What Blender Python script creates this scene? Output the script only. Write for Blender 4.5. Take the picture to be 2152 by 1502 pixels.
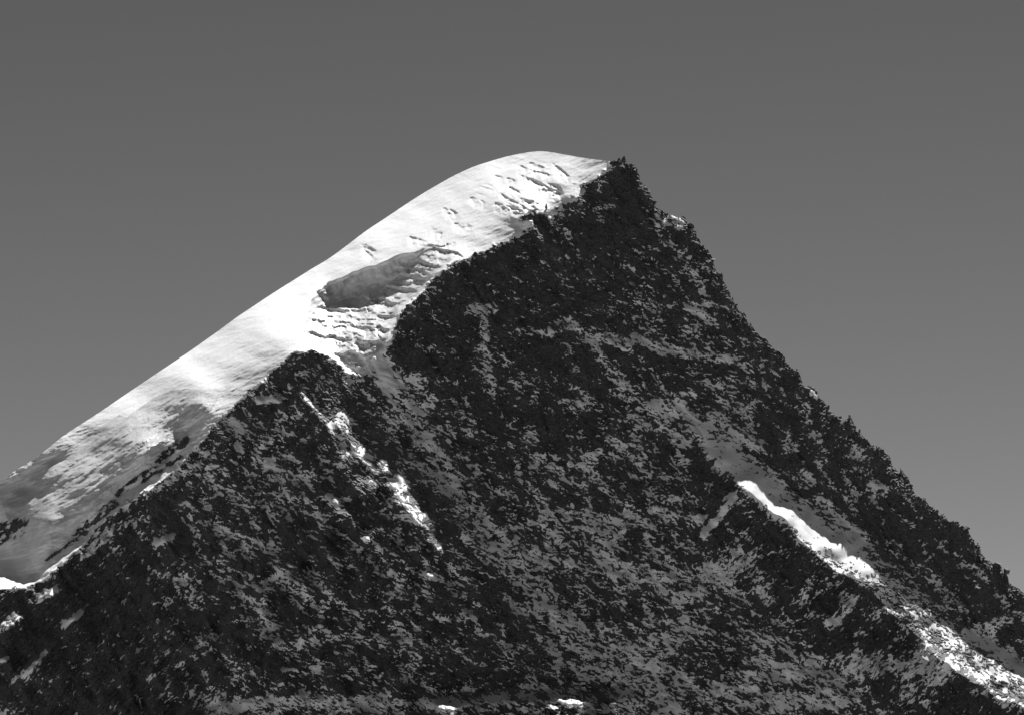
import bpy, math
import numpy as np

for o in list(bpy.data.objects):
    bpy.data.objects.remove(o, do_unlink=True)
scene = bpy.context.scene
COL = scene.collection

# ------------------------------------------------------------------ camera
PITCH = math.radians(10.0)
CAM = (0.0, -3600.0, 2.0)
FPX = 7861.0                       # focal length in photograph pixels (2152 wide)
cam_data = bpy.data.cameras.new("camera")
cam_data.sensor_width = 36.0
cam_data.lens = 36.0 * FPX / 2152.0
cam_data.clip_start = 1.0
cam_data.clip_end = 60000.0
cam = bpy.data.objects.new("camera", cam_data)
cam.location = CAM
cam.rotation_euler = (math.radians(90.0) + PITCH, 0, 0)
COL.objects.link(cam)
scene.camera = cam

# ------------------------------------------------------------------ sky and sun (behind the mountain, a little to the right)
SUN_EL = math.radians(52.0)
SUN_AZ = math.radians(16.0)        # from +Y towards +X
world = bpy.data.worlds.new("World")
scene.world = world
world.use_nodes = True
wn = world.node_tree.nodes
wl = world.node_tree.links
wn.clear()
w_out = wn.new("ShaderNodeOutputWorld")
w_bg = wn.new("ShaderNodeBackground")
w_sky = wn.new("ShaderNodeTexSky")
w_sky.sky_type = 'NISHITA'
w_sky.sun_disc = False
w_sky.sun_elevation = SUN_EL
w_sky.sun_rotation = SUN_AZ
w_sky.altitude = 2500.0
w_sky.air_density = 1.0
w_sky.dust_density = 0.35
w_sky.ozone_density = 1.0
w_sep = wn.new("ShaderNodeSeparateColor")      # red-filter black-and-white sky
w_mix = wn.new("ShaderNodeMath"); w_mix.operation = 'MULTIPLY_ADD'
w_mix.inputs[1].default_value = 0.6
w_g = wn.new("ShaderNodeMath"); w_g.operation = 'MULTIPLY'; w_g.inputs[1].default_value = 0.4
wl.new(w_sky.outputs[0], w_sep.inputs[0])
wl.new(w_sep.outputs[1], w_g.inputs[0])
wl.new(w_sep.outputs[0], w_mix.inputs[0])
wl.new(w_g.outputs[0], w_mix.inputs[2])
w_pow = wn.new("ShaderNodeMath"); w_pow.operation = 'POWER'; w_pow.inputs[1].default_value = 1.6    # panchromatic film contrast
w_gain = wn.new("ShaderNodeMath"); w_gain.operation = 'MULTIPLY'; w_gain.inputs[1].default_value = 0.226
wl.new(w_mix.outputs[0], w_pow.inputs[0]); wl.new(w_pow.outputs[0], w_gain.inputs[0])
wl.new(w_gain.outputs[0], w_bg.inputs[0])
w_bg.inputs[1].default_value = 0.05
wl.new(w_bg.outputs[0], w_out.inputs[0])

sun_data = bpy.data.lights.new("sun", 'SUN')
sun_data.energy = 5.0
sun_data.angle = math.radians(0.5)
sun_data.color = (1.0, 1.0, 1.0)
sun = bpy.data.objects.new("sun", sun_data)
COL.objects.link(sun)
import mathutils
sdir = mathutils.Vector((math.cos(SUN_EL) * math.sin(SUN_AZ), math.cos(SUN_EL) * math.cos(SUN_AZ), math.sin(SUN_EL)))
sun.rotation_euler = sdir.to_track_quat('Z', 'Y').to_euler()
sun.location = (600, 2500, 2500)

scene.view_settings.view_transform = 'Standard'
scene.view_settings.look = 'None'
scene.view_settings.exposure = 0.8
scene.view_settings.gamma = 1.0
scene.view_settings.use_curve_mapping = False
scene.render.engine = 'CYCLES'
scene.cycles.max_bounces = 4
scene.cycles.diffuse_bounces = 3
scene.cycles.glossy_bounces = 2

# ------------------------------------------------------------------ numpy helpers
F = np.float32
CP, SP = math.cos(PITCH), math.sin(PITCH)


def at(u, v, Y):
    """photograph pixel and world depth Y -> world point"""
    a = (u - 1076.0) / FPX
    b = (751.0 - v) / FPX
    dy = CP - b * SP
    t = (Y - CAM[1]) / dy
    return CAM[0] + t * a, Y, CAM[2] + t * (SP + b * CP)


def sm(a, b, x):
    t = np.clip((x - a) / (b - a), 0.0, 1.0)
    return t * t * (3 - 2 * t)


RNG = np.random.default_rng(11)
PERM = RNG.permutation(256).astype(np.int32)
GA = RNG.random(256) * 2 * np.pi
GX, GY = np.cos(GA).astype(F), np.sin(GA).astype(F)
HV = [RNG.random(256).astype(F) * 2 - 1 for _ in range(5)]


def hsh(xi, yi, s):
    return PERM[(PERM[(xi + s * 57) & 255] + yi + s * 13) & 255]


def perlin(x, y, s=0):
    x0 = np.floor(x); y0 = np.floor(y)
    fx = (x - x0).astype(F); fy = (y - y0).astype(F)
    xi = x0.astype(np.int32); yi = y0.astype(np.int32)
    def g(i, j):
        h = hsh(xi + i, yi + j, s)
        return GX[h] * (fx - i) + GY[h] * (fy - j)
    sx = fx * fx * fx * (fx * (fx * 6 - 15) + 10)
    sy = fy * fy * fy * (fy * (fy * 6 - 15) + 10)
    a = g(0, 0); a = a + sx * (g(1, 0) - a)
    b = g(0, 1); b = b + sx * (g(1, 1) - b)
    return (a + sy * (b - a)) * 1.5


def fbm(x, y, octv=4, s=0, gain=0.5):
    r = 0; a = 1.0; t = 0
    for k in range(octv):
        r = r + a * perlin(x, y, s + k)
        t += a; a *= gain
        x = x * 2.03 + 17.1; y = y * 2.03 + 5.7
    return r / t


def facets(x, y, s=0, tilt=0.9):
    """angular blocks: every Voronoi cell is one tilted plane"""
    xi = np.floor(x).astype(np.int32); yi = np.floor(y).astype(np.int32)
    best = np.full(x.shape, 9.0, F); out = np.zeros(x.shape, F)
    for i in (-1, 0, 1):
        for j in (-1, 0, 1):
            h = hsh(xi + i, yi + j, s)
            dx = (x - (xi + i + 0.5 + 0.48 * HV[0][h])).astype(F)
            dy = (y - (yi + j + 0.5 + 0.48 * HV[1][h])).astype(F)
            d = dx * dx + dy * dy
            m = d < best
            val = HV[2][h] + tilt * (HV[3][h] * dx + HV[4][h] * dy)
            best = np.where(m, d, best); out = np.where(m, val, out)
    return out


def rot(u, v, deg, stretch):
    c, s = math.cos(math.radians(deg)), math.sin(math.radians(deg))
    return (u * c + v * s) / stretch, (-u * s + v * c)


def poly_dist(u, v, pts, vals=None):
    """signed distance (positive to the lower left of a line running down right) and interpolated values"""
    best = np.full(u.shape, 1e9, F); sgn = np.ones(u.shape, F)
    val = np.zeros(u.shape, F)
    for k in range(len(pts) - 1):
        ax, ay = pts[k]; bx, by = pts[k + 1]
        dx, dy = bx - ax, by - ay
        t = np.clip(((u - ax) * dx + (v - ay) * dy) / (dx * dx + dy * dy), 0, 1)
        d = np.hypot(u - ax - t * dx, v - ay - t * dy)
        m = d < best
        best = np.where(m, d, best)
        sgn = np.where(m, np.sign(dx * (v - ay) - dy * (u - ax) + 1e-6), sgn)
        if vals is not None:
            val = np.where(m, vals[k] + t * (vals[k + 1] - vals[k]), val)
    return best * sgn, val


def inside(u, v, poly):
    r = np.zeros(u.shape, bool)
    n = len(poly)
    for k in range(n):
        x1, y1 = poly[k]; x2, y2 = poly[(k + 1) % n]
        if y1 == y2:
            continue
        c = ((y1 > v) != (y2 > v)) & (u < (x2 - x1) * (v - y1) / (y2 - y1) + x1)
        r ^= c
    return r


# ------------------------------------------------------------------ outline of the mountain, measured on the photograph
SKY = np.array([(-140, 1098), (-60, 1050), (0, 1012), (30, 990), (70, 965), (100, 942), (130, 917), (160, 897), (200, 872), (270, 824),
    (340, 777), (400, 737), (450, 702), (500, 657 + 8), (550, 632), (606, 596), (650, 568), (690, 545), (735, 512), (774, 482), (820, 452), (860, 425),
    (905, 397), (950, 371), (1000, 349), (1050, 333), (1100, 321.5), (1136, 317), (1183, 325), (1233, 333), (1283, 340),
    (1291, 335), (1311, 329), (1323, 343), (1333, 347), (1341, 366), (1353, 386), (1366, 403), (1379, 434), (1389, 436), (1411, 452),
    (1441, 466), (1445, 477), (1456, 484), (1476, 516), (1496, 546), (1503, 572), (1516, 590), (1529, 616), (1543, 640), (1566, 658),
    (1574, 680), (1609, 709), (1626, 738), (1655, 760), (1680, 780), (1688, 802), (1711, 809), (1725, 831), (1748, 859), (1773, 877),
    (1790, 879), (1800, 901), (1829, 928), (1842, 942), (1870, 967), (1877, 984), (1896, 991), (1916, 1015), (1922, 1032), (1946, 1053),
    (1968, 1071), (1993, 1097), (2033, 1107), (2042, 1129), (2072, 1168), (2105, 1190), (2119, 1218), (2152, 1240), (2200, 1280), (2300, 1350)], dtype=float)

# lower edge of the snow cap (where rock begins), right to left
EDGE = [(1291, 336), (1268, 366), (1252, 380), (1228, 391), (1236, 403), (1205, 416), (1172, 438), (1154, 458), (1140, 447), (1104, 451), (1084, 462), (1116, 471), (1108, 486), (1060, 510), (1000, 535), (950, 555), (905, 590),
    (880, 620), (850, 642), (830, 680), (822, 722), (800, 748), (772, 758), (778, 782), (752, 790), (722, 772), (692, 742), (655, 733), (612, 746),
    (572, 782), (530, 817), (490, 855), (452, 893), (420, 935), (388, 967), (350, 1003), (300, 1037), (250, 1068), (215, 1098),
    (170, 1148), (130, 1185), (90, 1222), (40, 1236), (0, 1238), (-60, 1262), (-160, 1300)]
CAP_POLY = EDGE + [(-160, 900), (600, 400), (1140, 200), (1291, 300)]

# ------------------------------------------------------------------ the grid
STEP = 1.55
U1 = np.arange(-110, 2262, STEP)
V1 = np.arange(305, 1556, STEP)
NU, NV = len(U1), len(V1)
jagw = sm(1284, 1296, U1)
jag = (11 * facets(U1 / 44.0, U1 * 0 + 3.3, 1, 1.8) + 8 * facets(U1 / 19.0, U1 * 0 + 7.3, 2, 1.6) + 4 * facets(U1 / 8.0, U1 * 0 + 1.3, 3, 1.6)
       + 2 * perlin(U1 / 4.0, U1 * 0 + 5.1, 4))
jag = np.clip(jag, -13, 8)
SKYV = np.interp(U1, SKY[:, 0], SKY[:, 1]) + jag * jagw * 0.7 + (1 - jagw) * 0.8 * perlin(U1 / 60.0, U1 * 0, 5)
# smooth the straight polyline kinks of the dome
kern = np.hanning(37); kern /= kern.sum()
sm_sky = np.convolve(np.pad(SKYV, 18, mode='edge'), kern, mode='valid')
wdome = 1 - sm(1255, 1280, U1)
SKYV = SKYV * (1 - wdome) + sm_sky * wdome
V, U = np.meshgrid(V1, U1, indexing='ij')
U = U.astype(F); V = V.astype(F)
SK = np.broadcast_to(SKYV.astype(F), U.shape)
CLAMP = V <= SK
V = np.maximum(V, SK)
below = V - SK

# ------------------------------------------------------------------ large form of the rock
G = 0.29
D = 330 - G * (V - 330)
# main buttress at the left: crest runs from the foreground peak down to the right
KBUT = [(640, 722), (662, 800), (692, 872), (742, 937), (800, 1000), (850, 1060), (900, 1122), (960, 1212), (1030, 1330), (1110, 1460), (1190, 1600)]
ABUT = [8, 8, 12, 34, 70, 89, 100, 66, 52, 44, 40]
WU = 13 * fbm(U / 60.0, V / 60.0, 2, 30); WV = 13 * fbm(U / 60.0 + 40, V / 60.0, 2, 33)
AN = 1 + 0.34 * fbm(U / 48.0, V / 48.0, 2, 36, 0.4)
sd, amp = poly_dist(U + WU, V + WV, KBUT, ABUT)
w_r = 45 + 55 * sm(780, 1050, V)
prof = np.where(sd < 0, np.clip(1 + sd / w_r, 0, 1), 1.0)
but = -amp * AN * prof + np.where(sd > 0, 0.115 * sd, 0)
but = np.where(sd > 0, but, but)
D = D + but
# right rib: snow bench on its upper right, cliff on its lower left
KRIB = [(1430, 893), (1492, 957), (1540, 1003), (1600, 1055), (1680, 1132), (1745, 1186), (1810, 1232), (1868, 1282), (1925, 1335),
        (1990, 1398), (2060, 1440), (2152, 1492), (2290, 1570)]
ARIB = [0, 17, 32, 41, 49, 52, 45, 39, 41, 50, 55, 58, 62]
sdr, ampr = poly_dist(U + WU, V + WV, KRIB, ARIB)
profr = np.where(sdr < 0, np.clip(1 + sdr / (58 + 30 * sm(1600, 1800, U)), 0, 1), np.exp(-np.maximum(sdr, 0) / 150.0))
D = D - ampr * profr * (1 + (AN - 1) * sm(1180, 1260, V))
# small spurs that catch the light near the bottom
for (cx, cy, rx, ry, a) in [(1975, 1412, 44, 40, 22),
                            (1555, 1050, 26, 30, 10)]:
    D = D - a * np.exp(-((U - cx) / rx) ** 2 - ((V - cy) / ry) ** 2)
# terrace along the bottom edge
tn = V + 16 + 14 * fbm(U / 60.0, V / 60.0, 3, 38) - 8 * np.exp(-((U - 940) / 40) ** 2)
D = D - 132 * sm(1462, 1496, tn) * sm(880, 930, U) * sm(1360, 1290, U) * (0.35 + 0.65 * np.clip(np.exp(-((U - 940) / 36) ** 2) + np.exp(-((U - 1195) / 55) ** 2) * (0.9 + 0.8 * fbm(U / 30.0, V / 16.0, 3, 39)) + 0.72 * np.exp(-((U - 1290) / 24) ** 2), 0, 1.05))
# short benches on the lower-left slabs
for (cx, cy, L_, a) in [(150, 1302, 24, 26), (92, 1254, 30, 20), (70, 1398, 36, 34), (18, 1312, 26, 26), (345, 1133, 24, 30), (8, 1386, 14, 30), (250, 1190, 30, 18),
                        (905, 1211, 12, 50), (985, 1296, 12, 60)]:
    x_, y_ = rot(U - cx, V - cy, -46 if cx < 500 else 25, 1.0)
    D = D - a * np.exp(-(x_ / L_) ** 2) * np.where(y_ < 0, np.exp(-(y_ / 13) ** 2), np.exp(-(y_ / 30) ** 2))
# ribs and gullies down the fall line, ledges across it
gx, gy = rot(U + 22 * fbm(U / 120.0, V / 120.0, 2, 300), V, 55, 5.0)
gul = 1 - 2 * np.abs(fbm(gx / 62.0, gy / 62.0, 3, 302, 0.55))            # 1 in the gully bed
lx_, ly_ = rot(U, V + 18 * fbm(U / 90.0, V / 90.0, 2, 305), 17, 6.0)
led = 1 - 2 * np.abs(fbm(lx_ / 42.0, ly_ / 42.0, 3, 307, 0.55))
inm = sm(10, 60, below) * (1 - 0.85 * sm(-95, -70, sdr) * sm(25, 5, sdr) * sm(1440, 1500, U)) * (1 - 0.7 * sm(-75, -55, sd) * sm(15, 0, sd) * sm(780, 830, V) * sm(1180, 1130, V))
D = D + inm * (12.0 * (gul - 0.45) + 4.0 * (led - 0.45))
# arete rounds away at the skyline
wr = sm(1285, 1330, U)
D = D + wr * 5 * np.exp(-below / 18.0)
D = D + 9 * fbm(U / 170.0, V / 170.0, 3, 20) + 4 * fbm(U / 60.0, V / 60.0, 2, 25)
D_rock = D.astype(F)


def sample(field, u, v):
    i = int(round((v - V1[0]) / STEP)); j = int(round((u - U1[0]) / STEP))
    return float(field[min(max(i, 0), NV - 1), min(max(j, 0), NU - 1)])


# ------------------------------------------------------------------ snow cap: thin-plate surface through depth points
cp = []
for (x, y) in EDGE:
    if x > -105:
        cp.append((x, y, sample(D_rock, x, y)))
cp += [(1283, 340, 331), (1233, 334, 350), (1183, 326, 380), (1136, 318, 412), (1060, 330, 440), (1000, 350, 452), (905, 398, 452), (820, 452, 440), (774, 482, 428),
       (690, 546, 400), (606, 597, 375), (500, 663, 345), (400, 738, 318), (270, 825, 288), (200, 873, 270), (130, 918, 252), (70, 966, 235), (0, 1013, 215), (-100, 1075, 190)]
# bright upper slope -> steeper ice flank -> flat apron against the rock
for (x, y, dz) in [(400, 905, 26), (362, 965, 36), (310, 1010, 36), (262, 1040, 38), (180, 1110, 42), (120, 1160, 42), (40, 1190, 44), (-40, 1215, 44)]:
    j = min(range(len(EDGE)), key=lambda q: (EDGE[q][0] - x) ** 2 + (EDGE[q][1] - y) ** 2)
    cp.append((x, y, sample(D_rock, EDGE[j][0], EDGE[j][1]) + dz * 0.25))
cp = np.array(cp)
for r_ in cp[len([e for e in EDGE if e[0] > -105]):]:
    ed = min(((e[0] - r_[0]) ** 2 + (e[1] - r_[1]) ** 2, e) for e in EDGE if e[0] > -105)[1]
    r0 = sample(D_rock, *ed)
    r_[2] = r0 + (r_[2] - r0) * (1.75 if r_[0] > 450 else 1.75 - 0.15 * min(1, (450 - r_[0]) / 250))


cp = np.vstack([cp, np.array([(150, 1070, 182), (150, 985, 252), (250, 985, 176), (250, 918, 238), (350, 932, 168), (350, 875, 221), (60, 1115, 168), (60, 1055, 216),
                              (200, 1030, 176), (200, 955, 244), (100, 1095, 176), (100, 1025, 236), (420, 850, 205), (300, 960, 166), (300, 900, 222), (0, 1135, 185), (0, 1080, 232)], float)])


def tps(u, v, pts, lam=20.0):
    s = 300.0
    x = pts[:, :2] / s; n = len(x)
    d2 = ((x[:, None] - x[None]) ** 2).sum(-1)
    Kt = np.where(d2 > 0, 0.5 * d2 * np.log(d2 + 1e-12), 0) + np.eye(n) * lam * 1e-4
    Pm = np.hstack([np.ones((n, 1)), x])
    A = np.vstack([np.hstack([Kt, Pm]), np.hstack([Pm.T, np.zeros((3, 3))])])
    w = np.linalg.solve(A, np.concatenate([pts[:, 2], np.zeros(3)]))
    uu, vv = u / s, v / s
    r = w[n] + w[n + 1] * uu + w[n + 2] * vv
    for k in range(n):
        q = (uu - x[k, 0]) ** 2 + (vv - x[k, 1]) ** 2
        r = r + w[k] * 0.5 * q * np.log(q + 1e-12)
    return r


# evaluate on a coarse grid and interpolate
cu = np.arange(-120, 1340, 8.0); cv = np.arange(296, 1330, 8.0)
CVg, CUg = np.meshgrid(cv, cu, indexing='ij')
CT = tps(CUg, CVg, cp)


def bil(grid, u, v):
    x = np.clip((u - cu[0]) / 8.0, 0, len(cu) - 1.001); y = np.clip((v - cv[0]) / 8.0, 0, len(cv) - 1.001)
    i = np.floor(y).astype(int); j = np.floor(x).astype(int); fy = y - i; fx = x - j
    return (grid[i, j] * (1 - fx) + grid[i, j + 1] * fx) * (1 - fy) + (grid[i + 1, j] * (1 - fx) + grid[i + 1, j + 1] * fx) * fy


capD = bil(CT, U, V)
incap = inside(U, V, CAP_POLY)
dE, _ = poly_dist(U, V, EDGE)
cdist = np.where(incap, np.abs(dE), -np.abs(dE))        # >0 on the cap

# hollow below the serac lip
LIP = [(905, 520), (850, 534), (800, 554), (740, 572), (690, 594), (664, 612), (645, 640), (632, 672), (626, 722)]
HL = [0, 26, 90, 128, 108, 70, 50, 28, 0]
lipn = 5 * fbm(U / 40.0, V / 40.0, 2, 40)
dl, hl = poly_dist(U + lipn, V + lipn, LIP, HL)
dl = -dl                                                  # line runs right to left
dl = np.where(inside(U + lipn, V + lipn, LIP + [(700, 800), (860, 800), (1000, 560), (960, 530)]), np.abs(dl), -np.abs(dl))
hw = 0; hs = 0
for (lx, ly), hv_ in zip(LIP, HL):
    q_ = 1.0 / (((U - lx) ** 2 + (V - ly) ** 2) + 500.0) ** 1.5
    hw = hw + q_; hs = hs + q_ * hv_
hl = (hs / hw * sm(930, 870, U) * (1 + 0.3 * fbm(U / 75.0, V / 75.0, 2, 41))).astype(F)
ww = 0.5 * hl + 2
capD = capD + np.where(dl > 0, hl * np.clip(dl / ww, 0, 1) * (1 - sm(ww, ww + 140, dl)), 0)
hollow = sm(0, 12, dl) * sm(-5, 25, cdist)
# terraces on the floor of the hollow
floor_m = hollow * sm(0.5 * ww, ww + 10, dl)
tx, ty = rot(U, V, 8, 1.0)
ph = (ty + 16 * fbm(tx / 50.0, ty / 50.0, 3, 44)) / 30.0
saw = (ph - np.floor(ph))
terr = np.where(saw < 0.22, saw / 0.22, (1 - saw) / 0.78)
capD = capD + floor_m * 14 * terr * (0.55 + 0.6 * fbm(U / 40.0, V / 40.0, 2, 47))
wx_, wy_ = rot(U, V, -20, 1.0)
capD = capD + hollow * (1 - floor_m) * (1.6 * fbm(wx_ / 70.0, wy_ / 6.0, 3, 53, 0.6) + 1.6 * fbm(wx_ / 9.0, wy_ / 50.0, 2, 55))
capD = capD + hollow * (0.08 + 0.9 * floor_m) * (4.2 * fbm(U / 18.0, V / 9.0, 4, 48, 0.65) + 2.4 * facets(U / 13.0, V / 7.0, 52))

# crevasses and little ice steps on the dome
CREV = [[(1096, 350), (1125, 362), (1150, 366)], [(1098, 370), (1118, 378), (1140, 388)], [(1128, 386), (1150, 396), (1176, 404)], [(1045, 371), (1078, 378)],
        [(1052, 408), (1068, 418), (1100, 434)], [(1046, 428), (1080, 438), (1096, 444)], [(992, 416), (1015, 424)], [(1120, 345), (1140, 352)], [(1100, 420), (1122, 426)],
        [(915, 482), (930, 492), (926, 502)], [(900, 515), (930, 520), (946, 514)], [(768, 516), (780, 522)], [(772, 530), (782, 538)], [(1160, 388), (1178, 394)],
        [(940, 440), (955, 446)], [(1170, 350), (1190, 366)], [(865, 500), (890, 506)], [(1075, 396), (1090, 404)], [(960, 470), (985, 474)]]
for q, ln in enumerate(CREV):
    x0 = min(p[0] for p in ln) - 40; x1 = max(p[0] for p in ln) + 40
    y0 = min(p[1] for p in ln) - 40; y1 = max(p[1] for p in ln) + 60
    a, b = np.searchsorted(V1, (y0, y1)); c, d = np.searchsorted(U1, (x0, x1))
    uu, vv = U[a:b, c:d], V[a:b, c:d]
    nn = 3 * fbm(uu / 9.0, vv / 9.0, 2, 60)
    e, _ = poly_dist(uu + nn, vv + nn, ln)
    along = np.clip(1 - np.maximum(np.abs(e) - 26, 0) / 12, 0, 1)
    ex = sm(0, 1, np.clip((uu - ln[0][0] + 14) / 16, 0, 1)) * (1 - np.clip((uu - ln[-1][0]) / 14, 0, 1))
    w = 1.4 + (q % 3) * 0.5
    brk = np.clip(0.75 + 1.3 * fbm(uu / 13.0, vv / 13.0, 2, 64), 0, 1.2)
    tooth = np.where(e < -w, 0, np.where(e < 0, (e + w) / w, np.clip(1 - e / 24, 0, 1)))
    capD[a:b, c:d] += 2.9 * w * tooth * ex * along * brk
# faint wind-cut steps over the upper dome, dipping to the right
fx, fy = rot(U, V, 20, 1.0)
stp = (fy + 10 * fbm(fx / 60.0, fy / 30.0, 3, 66)) / 12.0
stp = stp - np.floor(stp)
stp = np.where(stp < 0.12, stp / 0.12, (1 - stp) / 0.88)
smask = sm(0.05, 0.35, fbm(U / 70.0, V / 40.0, 3, 68)) * np.exp(-((U - 1080) / 110) ** 2 - ((V - 400) / 55) ** 2)
capD = capD + 3.0 * smask * stp

# wind-packed snow relief and the rough ice flank at the lower left
icem = sm(0, 1, np.clip(1.25 - np.hypot((U - 235) / 330, (V - 935) / 130), 0, 1) * 2) * sm(150, 60, np.abs(V - (1180 - 0.72 * U))) * sm(18, 45, cdist) * sm(10, 40, below)
ix, iy = rot(U, V, -37, 1.0)
rough = facets(ix / 16.0, iy / 6.0, 70) * 0.8 + facets(ix / 8.0, iy / 3.6, 71) * 0.6
rib_l = fbm(ix / 120.0, iy / 13.0, 3, 72)
capD = capD + icem * (rough * (0.6 + 0.5 * fbm(U / 70.0, V / 70.0, 2, 73)) + 5.0 * rib_l)
sx, sy = rot(U, V, -25, 3.0)
capD = capD + 5.0 * fbm(U / 90.0, V / 45.0, 2, 80) + 1.3 * fbm(sx / 16.0, sy / 9.0, 3, 81) + 1.15 * fbm(sx / 5.0, sy / 4.0, 3, 83, 0.65)
apw = 32 + 14 * perlin(U / 120.0, V / 120.0, 86)
capD = capD + 70 * sm(110, 20, U) * np.clip(cdist / 62, 0, 1) * (1 - sm(75, 200, cdist))
capD = capD + sm(560, 330, U) * 1.25 * np.clip(cdist + 5 * fbm(ix / 30.0, iy / 9.0, 3, 87), 0, apw)
# big bulges of the lower ice: hollow groove and block
capD = capD + 13 * np.exp(-((ix - rot(95, 985, -37, 1)[0]) / 95) ** 2 - ((iy - rot(95, 985, -37, 1)[1]) / 20) ** 2)
bm_ = np.exp(-((U - 128) / 72) ** 4 - ((V - 1062) / 46) ** 4)
capD = capD - bm_ * (0.3 * (V - 1062) + 0.1 * (U - 128) + 4)

# ------------------------------------------------------------------ rock relief
wl_ = sm(560, 220, U + 0.45 * (1250 - V))                   # lower-left slabs, cleavage down to the left
wc_ = sm(-25, 15, sdr) * sm(210, 110, sdr) * sm(1440, 1500, U)   # cliffs under the right rib
wc_ = np.maximum(wc_, 0.55 * sm(1500, 1750, U) * sm(-60, -140, sdr))
wn_ = np.clip(1 - wl_ - wc_, 0, 1)


def relief(wt, deg, seed, st, k):
    out = np.zeros(U.shape, F)
    mk = (wt > 0.003) & ~CLAMP
    u, v = U[mk], V[mk]
    wx = 7 * fbm(u / 38.0, v / 38.0, 2, seed + 9) + 2.5 * perlin(u / 9.0, v / 9.0, seed + 12); wy = 7 * fbm(u / 38.0 + 50, v / 38.0, 2, seed + 10) + 2.5 * perlin(u / 9.0 + 9, v / 9.0, seed + 13)
    a, b = rot(u + wx, v + wy, deg, st)
    a = a * 1.45; b = b * 1.45
    r = (facets(a / 27.0, b / 24.0, seed, 1.1) * 0.5 + facets(a / 12.0, b / 10.0, seed + 1, 1.1) * 0.75 + facets(a / 6.0, b / 5.0, seed + 2) * 1.05
         + facets(a / 3.2, b / 2.8, seed + 5) * 0.85)
    out[mk] = (r + k * fbm(a / 9.5, b / 6.0, 3, seed + 3, 0.9)) * wt[mk]
    return out


det = relief(wn_, 24, 100, 2.3, 2.3) + relief(wl_, -47, 120, 3.0, 1.8) + relief(wc_, -42, 140, 2.2, 1.8)
det += (0.6 * fbm(U / 5.0, V / 4.0, 2, 160)).astype(F)

# ------------------------------------------------------------------ how much snow lies on the rock
dens = np.full(U.shape, 0.18, F)


def region(poly_or_gauss, val, w=1.0):
    global dens
    cx, cy, rx, ry = poly_or_gauss
    m = np.exp(-np.maximum(0, np.hypot((U - cx) / rx, (V - cy) / ry) - 0.55) ** 2 * 8) * w
    dens = dens + m * (val - dens)


region((1230, 1280, 480, 330), 0.235)
region((640, 1180, 330, 330), 0.21)
region((480, 1000, 170, 140), 0.25)
region((930, 1360, 200, 150), 0.15)
region((1100, 820, 240, 180), 0.09)
region((1000, 640, 200, 130), 0.07)
region((1250, 520, 160, 130), 0.13)
region((1310, 400, 60, 90), 0.04)
region((1300, 500, 45, 50), 0.05)
region((1560, 800, 200, 200), 0.16)
region((1900, 1130, 180, 150), 0.12)
region((160, 1380, 260, 200), 0.045)
region((200, 1250, 150, 130), 0.04)
region((560, 840, 45, 40), 0.08)
region((720, 790, 60, 60), 0.20)
region((1560, 1420, 330, 120), 0.30)
dens = dens * (1 - 0.45 * sm(900, 700, V) * sm(1480, 1380, U))
dens = dens * (1 - 0.6 * sm(-75, -55, sd) * sm(4, -4, sd) * sm(780, 830, V) * sm(1170, 1120, V))
dens = dens * (1 - 0.55 * wc_ * sm(210, 120, sdr) * sm(-10, 8, sdr))
dens = dens * (1 - 0.7 * wr * sm(45, 8, below))
dens = dens * np.clip(0.85 + 1.1 * fbm(U / 85.0, V / 60.0, 3, 170), 0.1, 2.0) * np.clip(0.27 + 2.0 * sm(0.72, 1.0, gul) + 1.2 * sm(0.74, 1.0, led), 0.2, 2.8)

# snow lines: (points, half width, density, name index)
GULLY = np.zeros(U.shape, np.int16)


def line(pts, w, d, gid=0):
    x0 = min(p[0] for p in pts) - 3 * w - 10; x1 = max(p[0] for p in pts) + 3 * w + 10
    y0 = min(p[1] for p in pts) - 3 * w - 10; y1 = max(p[1] for p in pts) + 3 * w + 10
    a, b = np.searchsorted(V1, (y0, y1)); c, e = np.searchsorted(U1, (x0, x1))
    uu, vv = U[a:b, c:e], V[a:b, c:e]
    n = w * 0.9 * fbm(uu / (w * 1.6 + 6), vv / (w * 1.6 + 6), 3, 180)
    dd, _ = poly_dist(uu, vv, pts)
    m = sm(w * 1.5, w * 0.45, np.abs(dd) + n)
    if not gid and w >= 10: d = d * 0.86
    dens[a:b, c:e] = dens[a:b, c:e] + m * np.maximum(d - dens[a:b, c:e], 0)
    if gid:
        GULLY[a:b, c:e] = np.where(m > 0.5, gid, GULLY[a:b, c:e])


# couloir beside the buttress (1), gully above the right rib (2), sunlit bench of the right rib (3), sunlit crest of the buttress (4)
line([(795, 770), (850, 850), (905, 950), (975, 1060), (1050, 1150), (1130, 1250), (1215, 1340), (1290, 1430), (1360, 1510)], 24, 0.72, 1)
line([(800, 765), (822, 800)], 20, 0.96, 1)
line([(880, 790), (905, 850)], 14, 0.75)
line([(1430, 855), (1490, 915), (1560, 975), (1640, 1050), (1720, 1095), (1810, 1155)], 26, 0.90, 2)
line([(1500, 890), (1580, 945)], 22, 0.75, 2)
line([(1506, 948), (1554, 988), (1614, 1038), (1689, 1105), (1754, 1153), (1824, 1193)], 24, 0.93, 3)
line([(1824, 1198), (1889, 1238), (1944, 1298), (1999, 1343)], 20, 0.42, 3)
line([(1999, 1353), (2069, 1405), (2161, 1433), (2239, 1473)], 17, 0.7, 3)
line([(2049, 1333), (2099, 1378), (2169, 1418)], 16, 0.92, 3)
line([(2069, 1453), (2161, 1493)], 8, 0.7, 3)
line([(1955, 1385), (1945, 1415)], 14, 0.95)
line([(1990, 1400), (1965, 1430)], 12, 0.95)
line([(1930, 1390), (1910, 1450)], 18, 0.9)
line([(649, 838), (689, 885), (727, 923)], 8, 0.55, 4)
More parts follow.
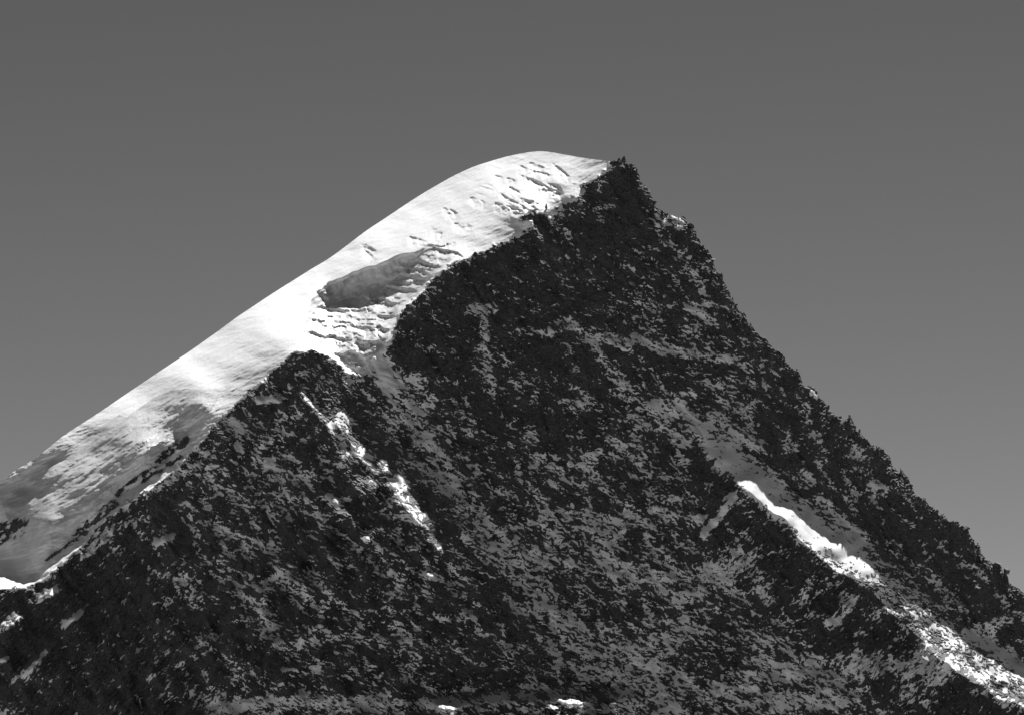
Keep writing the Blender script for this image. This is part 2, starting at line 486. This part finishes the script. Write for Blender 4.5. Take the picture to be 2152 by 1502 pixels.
line([(709, 863), (744, 893)], 8, 0.6, 4)
line([(757, 948), (809, 993), (859, 1053), (889, 1088), (906, 1111)], 12, 0.55, 4)
line([(809, 978), (849, 1018)], 9, 0.75, 4)
line([(844, 1078), (894, 1113)], 7, 0.7, 4)
line([(545, 842), (585, 838)], 8, 0.98)
line([(1015, 660), (1020, 735), (1035, 832)], 8, 0.6)
line([(985, 650), (1030, 650)], 12, 0.7)
line([(1085, 695), (1150, 700), (1210, 685)], 8, 0.6)
line([(1245, 700), (1290, 715), (1320, 728)], 12, 0.85)
line([(1330, 705), (1400, 735), (1480, 748), (1540, 755)], 9, 0.85)
line([(1340, 712), (1400, 745)], 6, 0.8)
line([(1445, 650), (1500, 668)], 8, 0.8)
line([(1240, 705), (1262, 760), (1310, 810), (1370, 870), (1440, 930)], 10, 0.7)
line([(1375, 850), (1400, 880)], 12, 0.9)
line([(1200, 975), (1260, 950)], 9, 0.75)
line([(1720, 1045), (1770, 1095), (1835, 1160)], 11, 0.93)
line([(1830, 1020), (1860, 1025)], 9, 0.9)
line([(990, 1120), (1060, 1165), (1130, 1180)], 24, 0.85)
line([(1040, 1130), (1190, 1180), (1290, 1200)], 14, 0.6)
line([(1230, 1090), (1290, 1110), (1270, 1150)], 22, 0.85)
line([(1280, 1190), (1400, 1215), (1450, 1210), (1530, 1190), (1590, 1160)], 15, 0.85)
line([(1430, 1260), (1500, 1225), (1570, 1175)], 15, 0.85)
line([(1540, 1040), (1505, 1095), (1480, 1120)], 9, 0.93)
line([(1380, 1075), (1450, 1085), (1490, 1100)], 12, 0.75)
line([(1120, 1270), (1190, 1320), (1215, 1325)], 20, 0.85)
line([(1270, 1330), (1320, 1360), (1400, 1340), (1450, 1320)], 14, 0.75)
line([(1260, 1310), (1300, 1360)], 8, 0.7)
line([(1370, 1400), (1430, 1345)], 10, 0.85)
line([(1350, 1400), (1320, 1440), (1400, 1480)], 30, 0.8)
line([(1480, 1460), (1560, 1435), (1650, 1420), (1720, 1400)], 18, 0.9)
line([(1600, 1480), (1700, 1470), (1800, 1462)], 22, 0.85)
line([(1720, 1400), (1800, 1390), (1880, 1400)], 22, 0.7)
line([(1795, 1360), (1805, 1420)], 10, 0.85)
line([(1740, 1310), (1790, 1270), (1770, 1250)], 11, 0.8)
line([(2030, 1335), (2080, 1320), (2120, 1300)], 12, 0.8)
line([(440, 1476), (560, 1478), (700, 1470), (820, 1486)], 14, 0.85)
line([(820, 1486), (915, 1480), (1000, 1476), (1060, 1470)], 13, 0.9)
line([(915, 1476), (945, 1471), (962, 1476)], 8, 0.97, 5)
line([(1160, 1478), (1200, 1470), (1240, 1480)], 14, 0.85, 5)
line([(1240, 1485), (1300, 1500)], 9, 0.8, 5)
line([(690, 1045), (715, 1060)], 7, 0.9)
line([(895, 1205), (915, 1215)], 7, 0.9)
line([(975, 1290), (1000, 1300)], 6, 0.9)
line([(130, 1315), (168, 1287)], 6, 0.97)
line([(65, 1215 + 50), (118, 1240)], 6, 0.9)
line([(30, 1430), (60, 1410), (95, 1370)], 6, 0.92)
line([(0, 1322), (40, 1300)], 6, 0.9)
line([(0, 1390), (15, 1380)], 5, 0.95)
line([(325, 1140), (365, 1125)], 6, 0.95)
line([(395, 980), (410, 990)], 5, 0.9)
line([(310, 1425), (370, 1400), (385, 1390)], 5, 0.75)
line([(500, 1490), (525, 1470)], 9, 0.9)
line([(225, 1080), (300, 1045), (365, 1005)], 7, 0.5)
line([(175, 1165), (230, 1120), (270, 1090)], 7, 0.6)
line([(520, 1220), (640, 1240), (680, 1270)], 12, 0.5)
line([(560, 1330), (620, 1350)], 14, 0.6)
line([(360, 1000), (400, 985), (470, 990)], 10, 0.4)
line([(1395, 470), (1430, 480)], 6, 0.5)
line([(1378, 455), (1390, 500)], 7, 0.6)
line([(1250, 440), (1290, 433)], 4, 0.7)
line([(1755, 868), (1772, 880)], 6, 0.95)
line([(1705, 822), (1716, 835)], 5, 0.95)
line([(1408, 455), (1436, 468)], 4, 0.9)
dens = np.clip(dens, 0.0, 0.985)

smp = np.sort(det[::7, ::7].ravel())
qs = np.linspace(0, 1, 400)
qv = smp[(qs * (len(smp) - 1)).astype(int)]
thr = np.interp(1 - dens, qs, qv).astype(F)
thr = np.where(dens > 0.9, thr - (dens - 0.9) * 14, thr)

# ------------------------------------------------------------------ the two sheets: rock and snow
jr = 0.5 + 0.35 * sm(900, 1080, U)
cj = cdist + jr * (9 * fbm(U / 24.0, V / 24.0, 3, 190) + 6.0 * facets(U / 15.0, V / 13.0, 191) + 3.0 * facets(U / 7.0, V / 6.0, 192))
lowl = sm(420, 300, U)
kcap = sm(-1.5, 2.5, cj)
poke = np.zeros(U.shape, F)
for pts, w in [([(335, 965), (390, 925)], 8), ([(275, 1012), (330, 978)], 5), ([(245, 1040), (266, 1020)], 5), ([(160, 1125), (240, 1058)], 8),
               ([(-20, 1118), (20, 1112), (46, 1100)], 13), ([(0, 1138), (18, 1126)], 5), ([(300, 1010), (380, 960)], 4), ([(100, 1175), (165, 1125)], 4)]:
    dd, _ = poly_dist(U, V, pts)
    n = w * 2.6 * fbm(ix / 18.0, iy / 8.0, 3, 195, 0.75)
    poke = np.maximum(poke, sm(w * 1.2, w * 0.6, np.abs(dd) + n))
R = D_rock + det
R = R + kcap * (capD + 9 - R)
R = R - poke * 11.5 + poke * 0.5 * det
def blur(a, r):
    for ax in (0, 1):
        p = np.pad(a, [(r + 1, r) if q == ax else (0, 0) for q in (0, 1)], mode='edge')
        c = np.cumsum(p, axis=ax, dtype=np.float64)
        a = ((np.take(c, np.arange(2 * r + 1, c.shape[ax]), ax) - np.take(c, np.arange(0, c.shape[ax] - 2 * r - 1), ax)) / (2 * r + 1)).astype(F)
    return a


thr = np.where(GULLY > 0, blur(blur(thr, 4), 4), blur(thr, 2))
S_patch = D_rock + thr + 0.5 * fbm(U / 30.0, V / 30.0, 2, 200) + 0.4 * (GULLY == 0) * fbm(U / 6.0, V / 4.5, 2, 203)
S = S_patch + (D_rock + 7 - S_patch) * sm(-16, -8, cj) * sm(-1, 4, -cj) * 0
S = np.where(cj > -1.5, S_patch + kcap * (capD - S_patch), S_patch)
R = R.astype(F); S = S.astype(F)
vis = (S < R)

PX, PY, PZ = at(U.astype(np.float64), V.astype(np.float64), R.astype(np.float64))
PR = np.stack([PX, PY, PZ], -1).reshape(-1, 3)
PX, PY, PZ = at(U.astype(np.float64), V.astype(np.float64), S.astype(np.float64))
PS = np.stack([PX, PY, PZ], -1).reshape(-1, 3)
print("grid", NU, NV)

cellok = ~(CLAMP[1:, :-1] & CLAMP[1:, 1:])                # drop cells wholly above the skyline
IDX = np.arange(NU * NV).reshape(NV, NU)


# ------------------------------------------------------------------ materials
def mat_rock():
    m = bpy.data.materials.new("dark_rock"); m.use_nodes = True
    n = m.node_tree.nodes; l = m.node_tree.links
    b = n["Principled BSDF"]
    tc = n.new("ShaderNodeTexCoord")
    n1 = n.new("ShaderNodeTexNoise"); n1.inputs["Scale"].default_value = 0.05; n1.inputs["Detail"].default_value = 8; n1.inputs["Roughness"].default_value = 0.65
    n2 = n.new("ShaderNodeTexNoise"); n2.inputs["Scale"].default_value = 0.7; n2.inputs["Detail"].default_value = 6
    mix = n.new("ShaderNodeMath"); mix.operation = 'MULTIPLY'
    r = n.new("ShaderNodeValToRGB")
    r.color_ramp.elements[0].position = 0.12; r.color_ramp.elements[0].color = (0.028, 0.028, 0.028, 1)
    r.color_ramp.elements[1].position = 0.45; r.color_ramp.elements[1].color = (0.13, 0.13, 0.13, 1)
    l.new(tc.outputs["Object"], n1.inputs["Vector"]); l.new(tc.outputs["Object"], n2.inputs["Vector"])
    l.new(n1.outputs[0], mix.inputs[0]); l.new(n2.outputs[0], mix.inputs[1]); l.new(mix.outputs[0], r.inputs[0])
    geo = n.new("ShaderNodeNewGeometry"); sep = n.new("ShaderNodeSeparateXYZ")
    l.new(geo.outputs["True Normal"], sep.inputs[0])
    n3 = n.new("ShaderNodeTexNoise"); n3.inputs["Scale"].default_value = 0.55; n3.inputs["Detail"].default_value = 5; n3.inputs["Roughness"].default_value = 0.7
    l.new(tc.outputs["Object"], n3.inputs["Vector"])
    ad = n.new("ShaderNodeMath"); ad.operation = 'MULTIPLY_ADD'; ad.inputs[1].default_value = 1.3
    l.new(n3.outputs[0], ad.inputs[0]); l.new(sep.outputs[2], ad.inputs[2])
    mr = n.new("ShaderNodeMapRange"); mr.inputs["From Min"].default_value = 1.05; mr.inputs["From Max"].default_value = 1.5; mr.inputs["To Max"].default_value = 0.2
    l.new(ad.outputs[0], mr.inputs["Value"])
    mx = n.new("ShaderNodeMix"); mx.data_type = 'RGBA';
    mx.inputs[7].default_value = (0.72, 0.72, 0.72, 1)
    l.new(mr.outputs[0], mx.inputs[0]); l.new(r.outputs[0], mx.inputs[6]); l.new(mx.outputs[2], b.inputs["Base Color"])
    b.inputs["Roughness"].default_value = 0.9
    b.inputs["Specular IOR Level"].default_value = 0.15
    return m


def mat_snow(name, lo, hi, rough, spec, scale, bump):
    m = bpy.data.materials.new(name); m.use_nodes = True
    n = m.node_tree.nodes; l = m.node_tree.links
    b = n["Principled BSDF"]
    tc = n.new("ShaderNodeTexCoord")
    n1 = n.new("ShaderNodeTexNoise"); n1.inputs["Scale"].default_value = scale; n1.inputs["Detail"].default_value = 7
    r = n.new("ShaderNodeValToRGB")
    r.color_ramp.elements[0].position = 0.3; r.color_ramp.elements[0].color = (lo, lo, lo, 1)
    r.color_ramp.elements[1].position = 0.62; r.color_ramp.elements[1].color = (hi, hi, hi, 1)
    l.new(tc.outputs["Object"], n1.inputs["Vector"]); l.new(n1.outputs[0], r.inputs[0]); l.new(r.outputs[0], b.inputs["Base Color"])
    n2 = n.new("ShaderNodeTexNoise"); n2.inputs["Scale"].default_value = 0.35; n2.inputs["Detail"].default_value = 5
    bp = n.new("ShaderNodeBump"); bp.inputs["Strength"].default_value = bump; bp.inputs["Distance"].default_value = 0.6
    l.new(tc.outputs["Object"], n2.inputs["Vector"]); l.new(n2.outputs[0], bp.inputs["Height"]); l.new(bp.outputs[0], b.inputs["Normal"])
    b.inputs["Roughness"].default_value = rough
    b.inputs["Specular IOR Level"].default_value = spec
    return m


M_ROCK = mat_rock()
M_SNOW = mat_snow("packed_snow", 0.84, 0.9, 0.65, 0.2, 0.02, 0.25)
M_ICE = mat_snow("glacier_ice", 0.62, 0.82, 0.38, 0.45, 0.06, 0.5)
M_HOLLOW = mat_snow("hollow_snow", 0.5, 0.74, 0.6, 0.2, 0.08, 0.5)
M_DIRTY = mat_snow("face_snow", 0.74, 0.86, 0.7, 0.15, 0.08, 0.25)


def mat_ground():
    m = bpy.data.materials.new("valley_ground"); m.use_nodes = True
    n = m.node_tree.nodes; l = m.node_tree.links
    b = n["Principled BSDF"]
    n1 = n.new("ShaderNodeTexNoise"); n1.inputs["Scale"].default_value = 0.01; n1.inputs["Detail"].default_value = 8
    tc = n.new("ShaderNodeTexCoord")
    r = n.new("ShaderNodeValToRGB")
    r.color_ramp.elements[0].color = (0.16, 0.16, 0.16, 1); r.color_ramp.elements[1].color = (0.36, 0.36, 0.36, 1)
    l.new(tc.outputs["Object"], n1.inputs["Vector"]); l.new(n1.outputs[0], r.inputs[0]); l.new(r.outputs[0], b.inputs["Base Color"])
    b.inputs["Roughness"].default_value = 0.95
    return m


M_GROUND = mat_ground()


# ------------------------------------------------------------------ object builders
def empty(name, parent=None):
    o = bpy.data.objects.new(name, None); COL.objects.link(o)
    if parent: o.parent = parent
    return o


def quad_mesh(name, pts, quads, mat, smooth):
    used, inv = np.unique(quads.ravel(), return_inverse=True)
    me = bpy.data.meshes.new(name)
    co = pts[used].astype(np.float32)
    nq = len(quads)
    me.vertices.add(len(co)); me.vertices.foreach_set("co", co.ravel())
    me.loops.add(nq * 4); me.loops.foreach_set("vertex_index", inv.astype(np.int32).ravel())
    me.polygons.add(nq); me.polygons.foreach_set("loop_start", np.arange(0, nq * 4, 4, dtype=np.int32))
    me.update(calc_edges=True)
    if smooth:
        me.polygons.foreach_set("use_smooth", np.ones(nq, bool))
    else:
        me.polygons.foreach_set("use_smooth", np.zeros(nq, bool))
    me.materials.append(mat)
    return me


def quads_of(cells):
    i, j = np.nonzero(cells)
    return np.stack([IDX[i, j], IDX[i + 1, j], IDX[i + 1, j + 1], IDX[i, j + 1]], -1)


def sheet(name, cells, pts, mat, smooth, parent, label=None, kind=None):
    if not cells.any():
        return None
    o = bpy.data.objects.new(name, quad_mesh(name, pts, quads_of(cells), mat, smooth))
    COL.objects.link(o); o.parent = parent
    if label: o["label"] = label
    if kind: o["kind"] = kind
    return o


# ------------------------------------------------------------------ ground
gme = bpy.data.meshes.new("ground")
gme.from_pydata([(-30000, -12000, 0), (30000, -12000, 0), (30000, 40000, 0), (-30000, 40000, 0)], [], [(0, 1, 2, 3)])
gme.materials.append(M_GROUND)
ground = bpy.data.objects.new("ground", gme); COL.objects.link(ground)
ground["kind"] = "structure"; ground["label"] = "pale stony valley floor below the mountain"; ground["category"] = "ground"

# ------------------------------------------------------------------ mountain: rock zones
mountain = empty("mountain")
mountain["kind"] = "structure"; mountain["category"] = "mountain"
mountain["label"] = "steep dark rock mountain with patches of shaded snow below a pointed summit"

c_u = U[:-1, :-1]; c_v = V[:-1, :-1]
c_cap = (cj[:-1, :-1] > 6)
z_out = c_cap
z_tower = inside(c_u, c_v, [(1180, 440), (1300, 300), (1400, 420), (1440, 470), (1470, 560), (1300, 610), (1180, 560)]) & ~z_out
z_but = (sd[:-1, :-1] > -70) & (c_v > 700) & inside(c_u, c_v, [(-300, 700), (800, 700), (810, 800), (1020, 1090), (1320, 1480), (1420, 1700), (-300, 1700)]) & ~z_out
z_rib = (sdr[:-1, :-1] > -50) & (sdr[:-1, :-1] < 150) & (c_u > 1440) & ~z_out
z_ridge = (below[:-1, :-1] < 130) & (c_u > 1400) & ~(z_tower | z_rib | z_out)
z_face = ~(z_out | z_tower | z_but | z_rib | z_ridge)
zone = np.zeros(c_u.shape, np.int8)
ZN = [("rock_face", z_face, "broad shaded rock face streaked with grey snow"),
      ("summit_tower", z_tower, "nearly black pointed rock tower of the summit"),
      ("rock_buttress", z_but, "lower left rock buttress rising to its own blunt peak"),
      ("rock_rib", z_rib, "dark rock rib under the sunlit snow band at right"),
      ("rock_ridge", z_ridge, "jagged right-hand ridge against the sky")]
rock_vis = (R < S + 2.0)
rv = rock_vis[:-1, :-1] | rock_vis[1:, :-1] | rock_vis[:-1, 1:] | rock_vis[1:, 1:]
zobj = []
for k, (nm, mk, lab) in enumerate(ZN):
    zone[mk] = k
    zobj.append(sheet(nm, cellok & mk, PR, M_ROCK, False, mountain, lab))
sheet("rock_outcrop", cellok & z_out & rv, PR, M_ROCK, False, mountain, "dark rock ledges showing through the ice at left")

# back, sides and foot of the mountain, so that it is a closed massif
top_i = np.clip(np.argmax(~CLAMP, axis=0) - 1, 0, NV - 1)
cols = np.arange(NU)
snow_top = (U1 < 1288)
Ptop = np.where(snow_top[:, None], PS.reshape(NV, NU, 3)[top_i, cols], PR.reshape(NV, NU, 3)[top_i, cols])
Pt_rock = PR.reshape(NV, NU, 3)[top_i, cols]
sub = cols[::6]


def strip(name, rows, mat, lab, parent):
    pts = np.concatenate(rows); n = len(rows[0])
    q = []
    for r in range(len(rows) - 1):
        a = r * n + np.arange(n - 1)
        q.append(np.stack([a, a + 1, a + n + 1, a + n], -1))
    o = bpy.data.objects.new(name, quad_mesh(name, pts, np.concatenate(q), mat, True)); COL.objects.link(o)
    o.parent = parent
    if lab: o["label"] = lab
    return o


bk = Ptop
b1 = bk + np.array([0, 12, -14]); b2 = bk + np.array([0, 60, -90])
b3 = bk[:, :] + np.array([0, 900, 0]); b3[:, 2] = -5
m1 = U1 < 1292
strip("back_slope", [bk[m1], b1[m1], b2[m1], b3[m1]], M_SNOW, None, mountain)
m2 = U1 > 1286
strip("back_slope", [bk[m2], b1[m2], b2[m2], b3[m2]], M_ROCK, None, mountain)
bot = PR.reshape(NV, NU, 3)[-1]
f1 = bot.copy(); f1[:, 1] -= 190; f1[:, 2] = -5
strip("mountain_foot", [bot, f1], M_ROCK, None, mountain)
for j, sx_ in ((0, -1), (NU - 1, 1)):
    e0 = PR.reshape(NV, NU, 3)[top_i[j]:, j][::4]
    e1 = e0 + np.array([sx_ * 700, 60, 0]); e1[:, 2] = -5
    strip("mountain_flank", [e0, e1], M_ROCK, None, mountain)

# ------------------------------------------------------------------ snow cap
snow_cap = empty("snow_cap")
snow_cap["kind"] = "structure"; snow_cap["category"] = "snow cap"
snow_cap["label"] = "smooth bright glacier cap draped over the left shoulder of the peak"
deep = (S < R + 1.2)
sv = (deep[:-1, :-1] | deep[1:, :-1] | deep[:-1, 1:] | deep[1:, 1:]) & cellok
capc = (cj[:-1, :-1] > -1.5)
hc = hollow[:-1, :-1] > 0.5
ic = (icem[:-1, :-1] > 0.35) | (inside(c_u, c_v, [(-120, 1010), (0, 1030), (250, 870), (330, 900), (240, 1030), (200, 1080), (60, 1160), (-120, 1200)]))
ap = (cdist[:-1, :-1] < 34) & (c_u < 420)
base = sv & capc
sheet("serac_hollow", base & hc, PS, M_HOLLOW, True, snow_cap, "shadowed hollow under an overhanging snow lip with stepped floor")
sheet("snow_apron", base & ap & ~hc, PS, M_SNOW, True, snow_cap, "thin sunlit snow strip along the top of the left rocks")
sheet("ice_flank", base & ic & ~ap & ~hc, PS, M_ICE, True, snow_cap, "rough grey glacier ice flank at the far left")
sheet("snow_dome", base & ~ic & ~ap & ~hc, PS, M_SNOW, True, snow_cap, "brilliant white snow dome running up to the summit")

# ------------------------------------------------------------------ snow on the rock: named bands, single patches, dusting
pv = (S < R)
pc = (pv[:-1, :-1] | pv[1:, :-1] | pv[:-1, 1:] | pv[1:, 1:]) & sv & ~capc
gid = GULLY[:-1, :-1]
NAMED = {1: ("snow_couloir", "grey snow couloir running down beside the left buttress", 0), 2: ("snow_gully", "shaded snow gully above the sunlit band at right", 4),
         3: ("snow_band", "bright sunlit snow band along the crest of the right rib", 3), 4: ("snow_band", "broken sunlit snow streak on the crest of the left buttress", 2),
         5: ("snow_ledge", "small sunlit snow ledges at the bottom edge", 0)}
sheet_done = np.zeros(pc.shape, bool)
for g, (nm, lab, zi) in NAMED.items():
    mk = sv & ~capc & (gid == g)
    sheet(nm, mk, PS, M_DIRTY, True, mountain, lab)
    sheet_done |= mk
free = pc & ~sheet_done


def components(mask):
    """run-based connected components on the cell grid"""
    h, w = mask.shape
    pad = np.zeros((h, w + 2), np.int8); pad[:, 1:-1] = mask
    d = np.diff(pad, axis=1)
    ri, st = np.nonzero(d == 1); _, en = np.nonzero(d == -1)
    n = len(ri); par = list(range(n))
    def find(a):
        while par[a] != a:
            par[a] = par[par[a]]; a = par[a]
        return a
    first = np.searchsorted(ri, np.arange(h + 1)).tolist()
    st_l, en_l = st.tolist(), en.tolist()
    for r in range(1, h):
        a, a1 = first[r - 1], first[r]; b, b1_ = first[r], first[r + 1]
        while a < a1 and b < b1_:
            if st_l[a] < en_l[b] and st_l[b] < en_l[a]:
                x, y = find(a), find(b)
                if x != y: par[x] = y
            if en_l[a] < en_l[b]: a += 1
            else: b += 1
    root = np.array([find(k) for k in range(n)])
    lab = np.zeros(mask.shape, np.int32)
    for k in range(n):
        lab[ri[k], st_l[k]:en_l[k]] = root[k] + 1
    return lab


lab = components(free)
cnt = np.bincount(lab.ravel()); cnt[0] = 0
big = np.argsort(cnt)[::-1]
big = [int(b) for b in big[:260] if cnt[b] >= 45]
flat = lab.ravel()
order = np.argsort(flat, kind='stable')
bounds = np.searchsorted(flat[order], np.arange(flat.max() + 2))
isbig = np.zeros(flat.max() + 2, bool); isbig[big] = True
for b in big:
    cells_i = order[bounds[b]:bounds[b + 1]]
    i, j = np.unravel_index(cells_i, free.shape)
    q = np.stack([IDX[i, j], IDX[i + 1, j], IDX[i + 1, j + 1], IDX[i, j + 1]], -1)
    zk = int(np.bincount(zone[i, j]).argmax())
    o = bpy.data.objects.new("snow_patch", quad_mesh("snow_patch", PS, q, M_DIRTY, True))
    COL.objects.link(o); o.parent = zobj[zk]
small = (sv & ~capc & ~sheet_done) & ~isbig[lab]
for k, (nm, mk, l_) in enumerate(ZN):
    sheet("snow_dusting", small & mk, PS, M_DIRTY, True, zobj[k], None, "stuff")
print("patches", len(big), "cells", int(cellok.sum()), "snow", int(sv.sum()))

# ------------------------------------------------------------------ single rocks along the crests and on the face
import random
import bmesh
rnd = random.Random(5)


def rock_mesh(seed, tall):
    r = random.Random(seed)
    bm = bmesh.new()
    bmesh.ops.create_icosphere(bm, subdivisions=2, radius=1.0)
    for k in range(16):
        a = r.uniform(0, 2 * math.pi); z = r.uniform(-1, 1); q = math.sqrt(1 - z * z)
        nx, ny, nz = q * math.cos(a), q * math.sin(a), z
        d = r.uniform(0.3, 0.75)
        for vt in bm.verts:
            e = vt.co.x * nx + vt.co.y * ny + vt.co.z * nz - d
            if e > 0:
                vt.co.x -= e * nx; vt.co.y -= e * ny; vt.co.z -= e * nz
    for vt in bm.verts:
        vt.co.x *= 1.15; vt.co.z *= tall
        if tall > 1.3 and vt.co.z > 0:
            f = 1 - 0.42 * vt.co.z / tall
            vt.co.x *= f; vt.co.y *= f; vt.co.x += 0.12 * vt.co.z
    me = bpy.data.meshes.new("rock"); bm.to_mesh(me); bm.free()
    me.materials.append(M_ROCK)
    return me


ROCKS = [rock_mesh(k, 1.0) for k in range(8)]
SPIRES = [rock_mesh(20 + k, 1.9) for k in range(4)]


def put_rock(name, u, v, rad_px, me, lift=0.0, rz=None, tilt=0.5, lab=None, sc=None):
    Yd = sample(R, u, max(v, np.interp(u, U1, SKYV) + 4)) + 0.35 * rad_px * 0.465 - lift
    x, y, z = at(u, v, Yd)
    o = bpy.data.objects.new(name, me); COL.objects.link(o)
    o.location = (x, y, z)
    k = rad_px * 0.465
    o.scale = sc and tuple(k * q for q in sc) or (k * rnd.uniform(0.8, 1.25), k * rnd.uniform(0.8, 1.2), k * rnd.uniform(0.75, 1.15))
    o.rotation_euler = (rnd.uniform(-tilt, tilt), rnd.uniform(-tilt, tilt), rnd.uniform(0, 6.28) if rz is None else rz)
    i = min(max(int((v - V1[0]) / STEP), 0), NV - 2); j = min(max(int((u - U1[0]) / STEP), 0), NU - 2)
    o.parent = zobj[int(zone[i, j])]
    if lab: o["label"] = lab
    return o


u = 1296.0
while u < 2150:
    sv_ = float(np.interp(u, U1, SKYV))
    put_rock("rock", u + rnd.uniform(-3, 3), sv_ + rnd.uniform(1, 9), rnd.choice([4, 5, 6, 7, 9, 12]), rnd.choice(ROCKS), tilt=0.5)
    u += rnd.uniform(9, 34)
for k in range(len(EDGE) - 1):
    (x0, y0), (x1, y1) = EDGE[k], EDGE[k + 1]
    if x1 < 250 or 750 < x0 < 830:
        continue
    n = max(1, int(math.hypot(x1 - x0, y1 - y0) / (13 if x0 > 1040 else 22)))
    for q in range(n):
        t = (q + rnd.random()) / n
        put_rock("rock", x0 + t * (x1 - x0) + rnd.uniform(-4, 6), y0 + t * (y1 - y0) + rnd.uniform(0, 9), rnd.choice([3.5, 4, 5, 6, 8]) if x0 > 450 else rnd.choice([3, 4, 5]),
                 rnd.choice(ROCKS), lift=1.5, tilt=0.7)
put_rock("rock_pinnacle", 1516, 583, 6, SPIRES[0], rz=0.4, tilt=0.1, lab="small horn of rock jutting from the right skyline", sc=(1.3, 1, 1.1))
put_rock("rock_pinnacle", 1148, 437, 5, SPIRES[1], lift=12, rz=1.0, tilt=0.1, lab="thin rock finger standing in the snow below the dome", sc=(0.8, 0.8, 1.3))
put_rock("rock_pinnacle", 1807, 905, 4, SPIRES[2], rz=0.2, tilt=0.2, lab="small upright rock on the lower right skyline", sc=(0.9, 0.9, 1.2))
put_rock("rock_pinnacle", 1311, 337, 8, SPIRES[3], rz=2.0, tilt=0.1, lab="pointed block crowning the summit", sc=(1.2, 1.1, 0.9))
put_rock("rock_block", 2026, 1110, 13, ROCKS[1], rz=0.3, tilt=0.1, lab="square block on the lower right skyline", sc=(1.2, 1.0, 0.8))
cnt_ = 0
while cnt_ < 90:
    u = rnd.uniform(20, 2120); v = rnd.uniform(420, 1490)
    if v < np.interp(u, U1, SKYV) + 30: continue
    if sample(cdist, u, v) > -25: continue
    d_ = sample(dens, u, v)
    if not 0.15 < d_ < 0.8: continue
    put_rock("rock", u, v, rnd.choice([4, 5, 5, 6, 7, 8]), rnd.choice(ROCKS), lift=-0.6, tilt=0.8)
    cnt_ += 1
